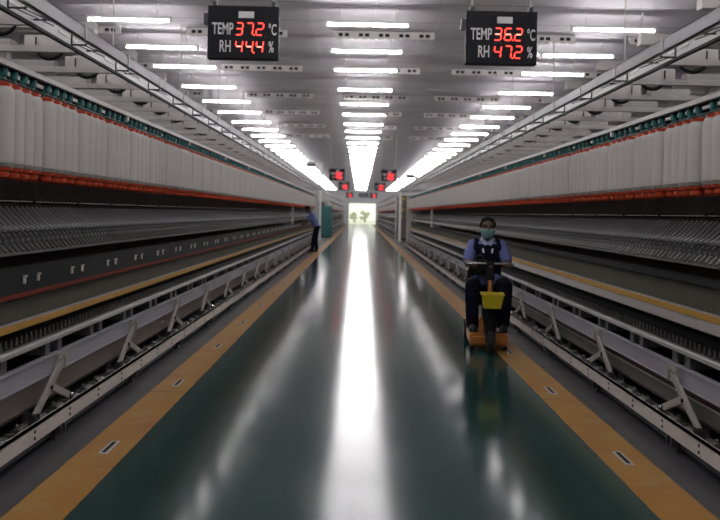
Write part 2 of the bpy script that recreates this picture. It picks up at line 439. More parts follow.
def ring_frame(sg, y0, y1, label, near=True, ring_z=.67, panel_bottom=.85):
    cz = .022 if sg < 0 else -.022          # the left creel hangs a little higher
    side = 'left' if sg < 0 else 'right'
    root = thing('ring_spinning_frame', (sg * 2.7, (y0 + y1) / 2, 0), label, 'spinning machine', 'ring spinning frames along the aisle')
    R = WORLD[root.name]
    B = lambda: mbx(sg)
    # low body and stands
    B().U(2.32, 3.1, y0, y1, .12, 1.32).obj('machine_body', M_core, root)
    B().U(2.55, 3.0, y0, y1, 1.32, 2.08).obj('creel_backdrop', M_core, root)  # added block that closes the view, a dark backdrop behind the bobbins
    for y in frange(y0 + .3, y1, 1.62): B().U(2.1, 3.1, y - .06, y + .06, 0, .14).obj('machine_foot', M_dark, root)
    # guard beam near the floor
    g = B(); g.U(1.848, 1.878, y0, y1, .082, .172); g.U(1.848, 1.885, y0, y1, .166, .172)
    g.obj('guard_beam', M_warm, root)
    h = B()
    for y in frange(y0 + .35, min(y1, 24), .54):
        for dz in (.108, .145): h.tube((sg * 1.845, y, dz), (sg * 1.852, y, dz), .010, n=8)
    h.obj('bolt_holes', M_black, root)
    for y in frange(y0 + .2, y1, 1.62):
        fb = B(); fb.U(1.862, 1.90, y - .05, y + .05, .0, .085); fb.U(1.83, 1.86, y - .045, y - .02, .035, .085); fb.U(1.83, 1.86, y + .02, y + .045, .035, .085)
        fb.obj('beam_foot', M_dark, root)
    # conveyor and lower panels
    B().U(2.03, 2.045, y0, y1, .19, .37).obj('lower_panel', M_brown if sg < 0 else M_greypanel, root)
    B().U(2.02, 2.05, y0, y1, .178, .19).obj('dark_trim', M_darktrim, root)
    if sg > 0:
        B().U(2.02, 2.03, y0, y1, .295, .37).obj('maroon_strip', M_maroon, root); B().U(2.015, 2.03, y0, y1, .287, .295).obj('ledge', M_pale, root)
    B().U(1.885, 2.3, y0, y1, .03, .05).obj('conveyor_bed', M_dark, root)
    for y in frange(y0 + .1, min(y1, 26), .27):
        pg = B()
        pg.tube((sg * 1.965, y, .115), (sg * 1.965, y + .12, .115), .038, n=12); pg.tube((sg * 1.93, y + .06, .12), (sg * 1.99, y + .06, .155), .012, n=8)
        pg.U(1.93, 1.98, y + .16, y + .185, .05, .15)
        pg.obj('conveyor_peg', M_peg, root, smooth=True)
    # doffer beam (lilac), a box section with flanges
    d = B(); d.U(1.955, 1.985, y0, y1, .368, .478); d.U(1.945, 1.99, y0, y1, .474, .482); d.U(1.948, 1.99, y0, y1, .364, .372)
    d.obj('doffer_beam', M_lilac, root)
    # spindle rail
    s = B(); s.U(1.962, 2.025, y0, y1, .568, .588); s.obj('spindle_rail', M_ledge, root)
    s = B(); s.U(2.025, 2.20, y0, y1, .568, .585); s.obj('spindle_bed', M_black, root)
    s = B(); s.prism([(sg * a, z) for a, z in ((1.945, .570), (1.945, .592), (1.952, .600), (1.968, .600), (1.968, .570))], y0, y1); s.obj('front_bar', M_bar, root)
    # drive opening with brackets
    B().U(2.20, 2.32, y0, y1, .14, .66).obj('drive_channel', M_black, root)
    bk = B().U(1.985, 2.2, -.018, .018, .482, .568).U(1.975, 1.99, -.035, .035, .482, .568)
    bm_ = bk.mesh('drive_bracket', M_bracket)
    ys = []
    for y in frange(y0 + .3, y1, .81): ys += [y, y + .2]
    run_parts('drive_bracket', root, bm_, M_bracket, lambda y: (0 - R.x, y - R.y, 0), ys, near=50 if near else 0)
    # spindles with yarn cops
    sp = MB().lathe([(.010, 0), (.011, .012), (.0055, .016), (.005, .045), (.003, .05)], n=8)
    spm = sp.mesh('spindle', M_peg, smooth=True)
    if near: run_parts('spindle', root, spm, M_peg, lambda y: (sg * 2.045 - R.x, y - R.y, .585), frange(y0 + .1, y1 - .1, .07), near=100, y_first=4.5)
    # ring rail
    r = B(); r.U(2.085, 2.14, y0, y1, ring_z, ring_z + .005); r.U(2.085, 2.095, y0, y1, ring_z - .036, ring_z)
    r.obj('ring_rail', M_gold, root)
    r = B(); r.U(2.09, 2.118, y0, y1, ring_z + .005, ring_z + .011); r.obj('ring_rail_top', M_lilac, root)
    if sg > 0: B().prism([(sg * a, z) for a, z in ((2.094, ring_z - .03), (2.104, ring_z - .03), (2.085, .71), (2.075, .71))], y0, y1).obj('sloped_plate', M_plate, root)
    # yarn field
    B().U(2.13, 2.14, y0, y1, ring_z + .005, panel_bottom + .06).obj('separator_panel', M_olive, root)
    if near:
        t = B()
        for y in frange(y0 + .05, y1 - .05, .035): t.tube((sg * 2.124, y, ring_z + .006), (sg * 2.124, y, panel_bottom + .01), .0010, n=4)
        o = t.obj('yarns', M_yarn, root); o['kind'] = 'stuff'
    # lappet panel
    p = B(); p.U(2.10, 2.115, y0, y1, panel_bottom + .012, 1.035); p.U(2.095, 2.13, y0, y1, 1.031, 1.037)
    p.obj('suction_panel', M_suction, root)
    if sg < 0:
        B().U(2.092, 2.112, y0, y1, panel_bottom - .016, panel_bottom + .012).obj('red_strip', M_red, root)
        if near:
            pb = B().U(2.088, 2.1, -.010, .010, .930, .975).U(2.084, 2.1, -.010, .024, .970, .978)
            pm = pb.mesh('panel_bracket', M_pale)
            ys = []
            for y in frange(4.86, y1, .8): ys += [y, y + .21]
            run_parts('panel_bracket', root, pm, M_pale, lambda y: (-R.x, y - R.y, 0), ys, near=40)
    # drafting zone
    dz = B(); dz.prism([(sg * a, z) for a, z in ((2.16, 1.10), (2.18, 1.09), (2.42, 1.09), (2.42, 1.40), (2.355, 1.40), (2.19, 1.225))], y0, y1)
    dz.obj('drafting_bed', M_black, root)
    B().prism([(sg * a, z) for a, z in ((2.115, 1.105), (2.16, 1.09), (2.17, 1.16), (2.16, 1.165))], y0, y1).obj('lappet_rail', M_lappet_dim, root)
    if near:
        am = MB().bar((sg * 2.325, 0, 1.392), (sg * 2.20, 0, 1.262), .017, .014).bar((sg * 2.205, 0, 1.268), (sg * 2.175, 0, 1.250), .034, .02).mesh('drafting_arm', M_arm)
        run_parts('drafting_arm', root, am, M_arm, lambda y: (-R.x, y - R.y, 0), frange(y0 + .1, y1 - .1, .08), y_first=4.6)
        rm = MB().bar((sg * 2.188, 0, 1.232), (sg * 2.166, 0, 1.212), .016, .010).mesh('roller_clip', M_rowdark)
        run_parts('roller_clip', root, rm, M_rowdark, lambda y: (-R.x, y - R.y, 0), frange(y0 + .135, y1 - .1, .08), y_first=4.6)
        rm = MB().bar((sg * 2.155, 0, 1.200), (sg * 2.150, 0, 1.182), .012, .010).mesh('top_roller', M_rowdark)
        run_parts('top_roller', root, rm, M_rowdark, lambda y: (-R.x, y - R.y, 0), frange(y0 + .12, y1 - .1, .08), y_first=4.6)
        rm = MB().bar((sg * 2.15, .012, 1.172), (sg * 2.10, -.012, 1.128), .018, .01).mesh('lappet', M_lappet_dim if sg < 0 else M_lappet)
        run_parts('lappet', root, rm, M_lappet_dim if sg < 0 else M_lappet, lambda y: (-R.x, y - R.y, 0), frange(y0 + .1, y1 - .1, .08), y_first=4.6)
    else:
        dzz = B().prism([(sg * a, z) for a, z in ((2.19, 1.25), (2.36, 1.45), (2.35, 1.46), (2.17, 1.26))], y0, y1).obj('drafting_arms', M_arm, root); dzz['kind'] = 'stuff'
    # roving guide rod with clamps
    g = B(); g.tube((sg * 2.16, y0, 1.428), (sg * 2.16, y1, 1.428), .004, n=8); g.obj('guide_rod', M_arm, root, smooth=True)
    if near:
        for y in frange(5.13 - .8 * 3, y1, .8): B().U(2.15, 2.56, y - .012, y + .012, 1.415, 1.442).obj('rod_clamp', M_black, root)
        t = B()
        for y, u in hanger_spots(y0, y1): t.tube((sg * u, y, 1.545), (sg * 2.16, y + .02, 1.436), .0012, n=4); t.tube((sg * 2.16, y + .02, 1.436), (sg * 2.33, y + .03, 1.40), .0012, n=4)
        o = t.obj('roving_strands', M_strand, root); o['kind'] = 'stuff'
    # creel: rails, posts, holders
    for u in (FRONT_U, REAR_U):
        c = B(); c.U(u - .032, u + .032, y0, y1, 2.142 + cz, 2.172 + cz); c.obj('creel_rail', M_pale, root)
        c = B(); c.U(u - .034, u + .034, y0, y1, 2.134 + cz, 2.142 + cz); c.obj('rail_edge', M_black, root)
    c = B(); c.tube((sg * 1.995, y0, 2.060 + cz), (sg * 1.995, y1, 2.060 + cz), .006, n=8); c.obj('brake_rod', M_darkgreen, root)
    for y in frange(y0 + .35, y1, 2.42):
        cp = B(); cp.U(2.0, 2.92, y + .02, y + .06, 2.10 + cz, 2.134 + cz); cp.U(2.80, 2.92, y + .01, y + .07, 1.3, 2.134 + cz)
        cp.obj('creel_crossbar', M_pale, root)
    hp = MB().lathe([(.010, 0), (.016, .004), (.013, .016), (.012, .026), (.021, .030), (.022, .038), (.022, .066), (.017, .073), (.010, .076)], n=12)
    hm = hp.mesh('bobbin_holder', M_teal, smooth=True)
    spots = hanger_spots(y0, y1); look = {round(y, 4): u for y, u in spots}
    run_parts('bobbin_holder', root, hm, M_teal, lambda y: (sg * look[y] - R.x, y - R.y, 2.060 + cz), sorted((round(y, 4) for y, u in spots), key=lambda q: (q - 4.3) + (6 if look[q] == REAR_U else 0)), near=100 if near else 0, y_first=4.3)
    # end frames
    for y, dy in ((y0, -.16), (y1, .16)):
        if y > 1:
            e = B(); e.U(1.92, 2.05, y, y + dy, 0, 2.14); e.U(2.05, 3.1, y, y + dy, 0, 1.7); e.obj('end_frame', M_pale, root)
    if near:
        e = B(); e.U(2.03, 2.08, 23.6, 23.66, 1.05, 1.6); e.U(2.03, 2.3, 23.6, 23.66, 1.02, 1.06); e.obj('yarn_post', M_pale, root)
        # doffer arms, each with its link, pivot bracket and foot
        def arm_mesh():
            return MB().bar((sg * 1.935, 0, .445), (sg * 1.93, -.035, .40), .048, .022, (1, 0, 0)).bar((sg * 1.93, -.03, .41), (sg * 1.925, -.23, .30), .046, .022, (1, 0, 0)).bar((sg * 1.925, -.215, .307), (sg * 1.92, -.44, .185), .044, .022, (1, 0, 0))
        A = arm_mesh().mesh('doffer_arm', M_arm2, (0, 0, 0), bevel=.002)
        L = MB().bar((sg * 1.915, -.2, .305), (sg * 1.895, .03, .205), .044, .02, (1, 0, 0)).mesh('link', M_arm2, bevel=.002)
        P = MB().span(sg * 1.93, sg * 1.957, -.05, .10, .375, .478).tube((sg * 1.915, .0, .455), (sg * 1.95, .0, .455), .012, n=10).span(sg * 1.915, sg * 1.95, -.045, -.03, .38, .45).span(sg * 1.915, sg * 1.95, .03, .045, .38, .45).mesh('pivot_bracket', M_arm2)
        K = MB().tube((sg * 1.905, -.21, .303), (sg * 1.945, -.21, .303), .012, n=10).mesh('pivot_pin', M_black)
        K2 = MB().tube((sg * 1.88, .05, .197), (sg * 1.92, .05, .197), .016, n=12).mesh('end_pin', M_black)
        Bl = MB().ball((sg * 1.885, .055, .198), .019).mesh('ball_end', M_chrome, smooth=True)
        Ft = MB()
        for q in (-.03, -.012, .006, .024): Ft.span(sg * 1.895, sg * 1.935, -.455 + q, -.447 + q, .09, .20)
        Ft = Ft.mesh('foot_clevis', M_dark)
        for y in frange(5.06 - 1.62, y1, 1.62):
            a = link('doffer_arm', A, root, (-R.x, y - R.y, 0))
            for n_, m_ in (('link', L), ('pivot_bracket', P), ('pivot_pin', K), ('end_pin', K2), ('ball_end', Bl), ('foot_clevis', Ft)): link(n_, m_, a)
    return root

ring_frame(-1, 1.4, 35.0, 'long spinning machine on the left side of the green aisle with a low golden rail', True, .695, .865)
ring_frame(1, 1.4, 34.0, 'long spinning machine on the right side behind the scooter rider', True, .815, .975)
ring_frame(-1, 48.0, 95.0, 'far spinning machine on the left beyond the teal cabinet', False, .672, .85)
ring_frame(1, 45.0, 95.0, 'far spinning machine on the right beyond the dark cabinet', False, .815, .975)

# ------------------------------------------------------------------ roving bobbins
M_band = mat('grey band', (.33, .32, .29), .8)
def bobbin_meshes(H):
    pk = MB().lathe([(.02, 0), (.040, 0), (.051, .004), (.057, .022), (.0595, .05), (.0595, H - .05), (.057, H - .028), (.049, H - .010), (.040, H - .003), (.025, H)], n=24)
    tb = MB().lathe([(.016, -.058), (.034, -.058), (.038, -.05), (.038, -.036), (.032, -.031), (.032, -.026), (.050, -.021), (.053, -.013), (.053, -.004), (.03, -.001)], n=20)
    tc = MB().lathe([(.032, H - .004), (.041, H - .002), (.041, H + .018), (.030, H + .024), (.012, H + .028)], n=16)
    gy = MB().lathe([(.045, -.0045), (.0605, -.002), (.062, .02), (.056, .022)], n=24)
    return pk.mesh('roving_package', M_roving, smooth=True), tb.mesh('bobbin_tube', M_orange, smooth=True), tc.mesh('tube_collar', M_orange, smooth=True), gy.mesh('grey_band', M_band, smooth=True)
rest = MB(); rest_t = MB()
def add_rest(x, y, H):
    rest.lathe([(.03, 0), (.061, .02), (.061, H - .03), (.03, H)], (x, y, 1.615), n=10)
    rest_t.lathe([(.02, -.055), (.055, -.05), (.055, -.002), (.03, 0)], (x, y, 1.615), n=8); rest_t.lathe([(.035, H), (.035, H + .014), (.02, H + .018)], (x, y, 1.615), n=8)
for sg, y1, side in ((-1, 35.0, 'left'), (1, 34.0, 'right')):
    cnt = {'front': 0, 'rear': 0}; BH = .44 if sg < 0 else .40
    pk_m, tb_m, tc_m, gy = bobbin_meshes(BH)
    for y, u in hanger_spots(1.4, y1):
        row = 'front' if u == FRONT_U else 'rear'
        if y > 4.30 and cnt[row] < (112 if row == 'front' else 38):
            k = cnt[row]; cnt[row] = k + 1
            t = link('roving_bobbin', pk_m, None, (sg * u, y, 1.615))
            if k < 8 and row == 'front':
                lab = 'white roving bobbin hanging in the front row on the %s, %s from the camera' % (side, 'first' if k == 0 else ORD[k])
            elif k < 12 and row == 'rear':
                lab = 'white roving bobbin half hidden in the rear row on the %s, %s from the camera' % (side, 'first' if k == 0 else ORD[k])
            else:
                lab = 'white roving bobbin further down the %s hanging row of the %s machine' % (row, side)
            tag(t, lab, 'bobbin', 'roving bobbins in the %s row of the %s creel' % (row, side))
            link('bobbin_tube', tb_m, t); link('tube_collar', tc_m, t); link('grey_band', gy, t)
        else: add_rest(sg * u, y, BH)
for sg, y0 in ((-1, 48.0), (1, 45.0)):
    for y, u in hanger_spots(y0, 95.0): add_rest(sg * u, y, .42)
o = rest.obj('roving_bobbins', M_roving, smooth=True)
tag(o, 'remaining white roving bobbins far along and behind the hanging rows', 'bobbins', 'roving bobbins far off', 'stuff')
rest_t.obj('bobbin_tubes', M_orange, o)

# ------------------------------------------------------------------ overhead trays
for sg, side, y0, y1 in ((-1, 'left', 1.5, 39.0), (1, 'right', 1.5, 39.0), (-1, 'left', 47.5, 90.0), (1, 'right', 44.5, 90.0)):
    t = thing('overhead_tray', (sg * 1.95, (y0 + y1) / 2, 2.5), '%s aluminium overhead tray running above the %s machine' % ('long' if y0 < 2 else 'far', side), 'cable tray', 'overhead trays')
    R = WORLD[t.name]
    b = mbx(sg)
    b.U(1.80, 1.812, y0, y1, 2.445, 2.525); b.U(1.80, 1.835, y0, y1, 2.445, 2.450); b.U(1.80, 1.82, y0, y1, 2.520, 2.525)
    b.obj('side_rail', M_alu, t)
    for y in frange(y0 + 0.70, min(y1, 39) - .4, .93): mbx(sg).U(1.794, 1.816, y - .012, y + .012, 2.440, 2.535).obj('rail_joint', M_traygrey, t)
    b = mbx(sg); b.U(2.045, 2.06, y0, y1, 2.492, 2.60); b.obj('fascia', M_traygrey, t)
    b = mbx(sg); b.U(2.04, 2.07, y0, y1, 2.476, 2.494); b.obj('edge_strip', M_black, t)
    for y in frange(y0 + 0.90, min(y1, 39) - .4, .93): mbx(sg).U(2.04, 2.045, y, y + .34, 2.535, 2.55).obj('reflection_strip', M_white, t)  # bright reflections on the fascia, built as white strips
    for y in frange(y0 + .85, min(y1, 39) - .6, .93):
        b = mbx(sg); b.tube((sg * 1.845, y, 2.53), (sg * 1.845, y, 2.44), .007, n=6); b.tube((sg * 1.845, y, 2.442), (sg * 1.94, y, 2.442), .006, n=6)
        b.tube((sg * 1.94, y, 2.442), (sg * 1.94, y, 2.53), .006, n=6); b.tube((sg * 1.87, y, 2.444), (sg * 1.87, y + .5, 2.475), .0045, n=6); b.tube((sg * 1.91, y, 2.444), (sg * 1.91, y + .55, 2.475), .0045, n=6)
        b.obj('wire_bracket', M_dark, t)
    for y in frange(y0 + 0.50, y1 - .4, .93): mbx(sg).U(1.812, 2.05, y, y + .02, 2.515, 2.523).obj('rung', M_dark, t)

    for k, y in enumerate(frange(y0 + .1, y1 - .3, .90)):
        mbx(sg).U(2.06, 3.55, y - .022, y + .022, 2.575, 2.625).obj('tray_arm', M_duct, t)
        if k % 4 == 1: MB().tube((sg * 3.1, y, 2.62), (sg * 3.1, y, HC), .008, n=8).obj('hanging_rod', M_duct, t)
        if y < 30:
            h = MB(); cx, cy = sg * 2.62, y + .42
            pts = [(cx + .115 * math.cos(PI + PI * q / 12), cy, 2.70 + .095 * math.sin(PI + PI * q / 12)) for q in range(13)]
            for q, (p_, r_) in enumerate(zip(pts, pts[1:])): h.tube(p_, r_, .006 + .012 * math.sin(PI * q / 12), .006 + .012 * math.sin(PI * (q + 1) / 12), 8)
            h.tube(pts[0], (pts[0][0], cy, 2.78), .006, n=8); h.tube(pts[-1], (pts[-1][0], cy, 2.78), .006, n=8)
            h.obj('hose', M_black, t, smooth=True)
            mbx(sg).U(2.40, 2.84, cy + .02, cy + .10, 2.655, 2.80).obj('junction_box', M_duct, t, bevel=.006)
            mbx(sg).U(2.9, 3.3, cy - .1, cy + .02, 2.66, 2.74).obj('side_duct', M_ductdark, t)

# ------------------------------------------------------------------ display boards
SEG = {'0': 'abcdef', '1': 'bc', '2': 'abged', '3': 'abgcd', '4': 'fgbc', '5': 'afgcd', '6': 'afgedc', '7': 'abc', '8': 'abcdefg', '9': 'abcdfg'}
def digit(ch, cx, cz, w, h, y, streak, parent):
    t = h * .105; b = MB(); bh = MB(); sl = .10
    P = {'a': ((-w, h), (w, h)), 'g': ((-w, 0), (w, 0)), 'd': ((-w, -h), (w, -h)), 'f': ((-w, h), (-w, 0)), 'b': ((w, h), (w, 0)), 'e': ((-w, 0), (-w, -h)), 'c': ((w, 0), (w, -h))}
    w /= 2; h /= 2
    for s in SEG[ch]:
        (x0, z0), (x1, z1) = P[s]; x0, z0, x1, z1 = x0 / 2, z0 / 2, x1 / 2, z1 / 2
        g = .006
        dx, dz = x1 - x0, z1 - z0; L = math.hypot(dx, dz); x0 += dx / L * g; x1 -= dx / L * g; z0 += dz / L * g; z1 -= dz / L * g
        (bh if streak and s == 'g' else b).bar((cx + x0 + sl * z0, y, cz + z0), (cx + x1 + sl * z1, y, cz + z1), .006, t, (0, 0, 1) if abs(dz) < abs(dx) else (1, 0, 0))
    b.obj('led_digit', M_led if y < 10 else M_ledfar, parent)
    if bh.v: bh.obj('streak_segment', M_ledstreak, parent)  # paler middle bars imitate an exposure streak across the digits
def text(s, x, y, z, size, sx, parent, m):
    c = bpy.data.curves.new('lettering', 'FONT'); c.body = s; c.size = size; c.align_x = 'LEFT'; c.extrude = .001; c.offset = size * .016
    c.materials.append(m)
    o = bpy.data.objects.new('lettering', c); COL.objects.link(o)
    me = bpy.data.meshes.new_from_object(o.evaluated_get(bpy.context.evaluated_depsgraph_get()))
    bpy.data.objects.remove(o); bpy.data.curves.remove(c)
    o = bpy.data.objects.new('lettering', me); COL.objects.link(o); o.parent = parent
    o.location = Vector((x, y, z)) - WORLD[parent.name]; o.rotation_euler = (PI / 2, 0, 0); o.scale = (sx, 1, 1)
def board(x, y, l1, l2, label, streak):
    W, H, z0 = .60, .448, 2.682
    t = thing('display_board', (x, y, z0), label, 'display', 'temperature and humidity displays')
    MB().span(x - W / 2, x + W / 2, y, y + .09, z0, z0 + H).obj('case', M_board, t, bevel=.004)
    b = MB()
    for s in (-1, 1): MB().span(x + s * .25 - .018, x + s * .25 + .018, y + .02, y + .07, z0 + H, z0 + H + .045).obj('lug', M_dark, t)
    b.span(x - W / 2 - .04, x - W / 2, y + .02, y + .08, z0 + H * .66, z0 + H * .86)
    b.obj('side_box', M_dark, t)
    b = MB()
    for s in (-1, 1): MB().tube((x + s * .25, y + .045, z0 + H + .04), (x + s * .27, y + .045, HC), .006, n=8).obj('hanging_rod', M_pale, t)
    f = y - .002
    MB().span(x - .04, x + .09, f - .002, y, z0 + .345, z0 + .40).obj('label_plate', M_text, t)
    text('TEMP', x - .262, f, z0 + .206, .138, .545, t, M_text)
    text('RH', x - .20, f, z0 + .058, .138, .56, t, M_text)
    text('°C', x + .213, f, z0 + .206, .130, .50, t, M_text)
    text('%', x + .217, f, z0 + .06, .130, .52, t, M_text)
    for k, (s, cz) in enumerate(((l1, z0 + .252), (l2, z0 + .103))):
        dg = s.replace('.', '')
        for i, ch in enumerate(dg): digit(ch, x - .032 + i * .087, cz, .056, .100, f - .002, streak == k, t)
        MB().span(x + .088, x + .10, f - .006, f, cz - .056, cz - .044).obj('led_point', M_led, t)
board(-1.085, 6.76, '37.2', '44.4', 'black hanging display reading TEMP 37.2 and RH 44.4', 1)
board(1.10, 6.76, '36.2', '47.2', 'black hanging display reading TEMP 36.2 and RH 47.2', 0)
for i, yy in enumerate((31.6, 45.5, 68.0)):
    d = ('second', 'third', 'fourth')[i]
    board(-1.00, yy, '36.8', '45.8', 'far black display with red figures, %s down the left of the aisle' % d, 9)
    board(1.05, yy, '36.8', '46.8', 'far black display with red figures, %s down the right of the aisle' % d, 9)

# ------------------------------------------------------------------ floor slots
sl_f = MB().span(-.026, .026, -.125, .125, 0, .004).mesh('frame', M_traygrey)
sl_s = MB().span(-.011, .011, -.105, .105, .004, .0055).mesh('slot', M_black)
for sg, sd in ((-1, 'left'), (1, 'right')):
    for k in range(12):
        t = thing('floor_slot', (sg * 1.50, 4.67 + 1.78 * k, 0), 'small slotted metal plate in the %s yellow strip, %s from the camera' % (sd, 'first' if k == 0 else ORD[k]), 'floor plate', 'slotted plates in the %s yellow strip' % sd)
        link('frame', sl_f, t); link('slot', sl_s, t)

# ------------------------------------------------------------------ far furniture
t = thing('control_cabinet', (-2.05, 45, 0), 'teal control cabinet behind the bending worker', 'cabinet')
MB().span(-2.5, -1.62, 44.4, 46.0, .06, 1.75).obj('body', M_tealcab, t, bevel=.01)
MB().span(-2.42, -1.70, 44.37, 44.4, .14, 1.68).obj('door', M_tealcab, t, bevel=.004)
MB().span(-1.80, -1.77, 44.33, 44.37, .85, 1.0).obj('handle', M_black, t)
MB().span(-2.46, -1.66, 44.45, 45.95, 0, .06).obj('plinth', M_dark, t)
t = thing('control_cabinet', (2.1, 42, 0), 'dark cabinet with yellow stickers at the end of the right machine', 'cabinet')
MB().span(1.90, 2.7, 41.6, 42.8, .06, 2.35).obj('body', M_dark, t, bevel=.01)
MB().span(1.95, 2.65, 41.57, 41.6, .14, 2.28).obj('door', M_core, t)
b = MB()
for z, a in ((1.9, 2.0), (1.55, 2.08), (1.2, 2.0), (2.12, 2.1)): b.span(a, a + .14, 41.56, 41.575, z, z + .14)
b.obj('stickers', M_stickers, t)
MB().span(1.94, 2.66, 41.65, 42.75, 0, .06).obj('plinth', M_black, t)
for sg, sd, h, px in ((-1, 'left', 3.85, 2.10), (1, 'right', 3.35, 1.96)):
    x = sg * px
    t = thing('crossarm_post', (x, 40.6, 0), 'pale slim post at the far end of the %s machine' % sd, 'post', 'pale posts')  # post with a cross arm and a dark unit, carries no lamp
    MB().span(x - .15, x + .15, 40.45, 40.75, 0, .03).obj('base_plate', M_pale, t)
    MB().span(x - .06, x + .06, 40.54, 40.66, .03, h).obj('pole', M_white, t)
    MB().span(min(x + sg * .75, x - sg * .15), max(x + sg * .75, x - sg * .15), 40.55, 40.65, h, h + .08).obj('cross_arm', M_pale, t)
    MB().span(min(x + sg * .25, x + sg * .85), max(x + sg * .25, x + sg * .85), 40.4, 40.8, h - .14, h).obj('dark_unit', M_dark, t, bevel=.02)
t = thing('wall_sign', (.35, 100, 3.4), 'dark sign on the white wall above the far doorway', 'sign')
MB().span(-.25, .95, 99.94, 100, 3.36, 3.86).obj('board', M_blue, t)
MB().span(-.1, .8, 99.93, 99.94, 3.52, 3.58).span(-.1, .6, 99.93, 99.94, 3.66, 3.72).obj('pale_lines', M_text, t)
t = thing('storage_cabinet', (2.4, 96, 0), 'dark blue cabinet standing right of the far doorway', 'cabinet')
MB().span(2.05, 2.75, 97.6, 98.2, .05, 1.9).obj('body', M_blue, t, bevel=.01)
MB().span(2.1, 2.7, 97.58, 97.6, .1, 1.2).obj('door', M_dark, t)
MB().span(2.15, 2.65, 97.7, 98.1, 0, .05).obj('plinth', M_black, t)

# ------------------------------------------------------------------ people
def remesh(name, mb, m, parent, vox=.008, smooth=6):
    me = mb.mesh(name, m)
    o = bpy.data.objects.new(name, me); COL.objects.link(o)
    r = o.modifiers.new('r', 'REMESH'); r.mode = 'VOXEL'; r.voxel_size = vox; r.use_smooth_shade = True
    s = o.modifiers.new('s', 'SMOOTH'); s.factor = .5; s.iterations = smooth
    dg = bpy.context.evaluated_depsgraph_get()
    nm = bpy.data.meshes.new_from_object(o.evaluated_get(dg))
    nm.materials.clear(); nm.materials.append(m)
    o.modifiers.clear(); o.data = nm; bpy.data.meshes.remove(me)
    if parent: o.parent = parent
    return o
X, Y_, Z = Vector((1, 0, 0)), Vector((0, 1, 0)), Vector((0, 0, 1))
def hand(b, wrist, d, palm_n, side, curl, r=.009):
    """palm plus four fingers and a thumb; d: pointing direction, palm_n: where the palm faces, side: thumb direction"""
    d, n, s = Vector(d).normalized(), Vector(palm_n).normalized(), Vector(side).normalized(); w = Vector(wrist)
    for k in range(4):
        b.limb([(w, .022), (w + d * .075 + s * (.028 - .019 * k), .013)])
    for k, L in enumerate((.068, .076, .070, .055)):
        p = w + d * .082 + s * (.030 - .020 * k); a = 0; pts = [(p, r)]
        for j, seg in enumerate((.42, .32, .26)):
            a += curl * (1.0 if j else .8)
            p = p + (d * math.cos(a) + n * math.sin(a)) * (L * seg * 1.15); pts.append((p.copy(), r * (1 - .1 * (j + 1))))
        b.limb(pts, 8)
    p0 = w + d * .025 + s * .022; p1 = p0 + (s * .75 + d * .5 + n * .35) * .034; p2 = p1 + (d * .6 + n * .75 + s * .1) * .032
    b.limb([(p0, .013), (p1, .011), (p2, .009)], 8)
def head(b, c, fwd, up):
    """head with nose, brow, chin and ears around centre c"""
    f, u = Vector(fwd).normalized(), Vector(up).normalized(); s = f.cross(u).normalized(); c = Vector(c)
    rings = []
    for h, wd, fr, bk in ((-.112, .030, .078, -.02), (-.10, .042, .088, -.04), (-.07, .056, .092, -.066), (-.03, .066, .092, -.086), (.01, .072, .090, -.096), (.05, .073, .086, -.096), (.08, .064, .072, -.082), (.103, .042, .045, -.055), (.113, .015, .01, -.03)):
        rings.append((c + u * h + f * ((fr + bk) / 2), wd, (fr - bk) / 2, s, f))
    b.loft(rings, 20)
    b.limb([(c + f * .090 + u * .018, .008), (c + f * .106 - u * .022, .013)], 8)
    for q in (-1, 1):
        b.ball(c + s * (q * .076) - u * .01, (.012, .018, .03), 8, 6)
        b.limb([(c + f * .086 + u * .032 + s * (q * .012), .008), (c + f * .078 + u * .034 + s * (q * .045), .008)], 8)
    b.limb([(c + f * .088 - u * .062 - s * .018, .006), (c + f * .088 - u * .062 + s * .018, .006)], 8)
    return f, u, s, c

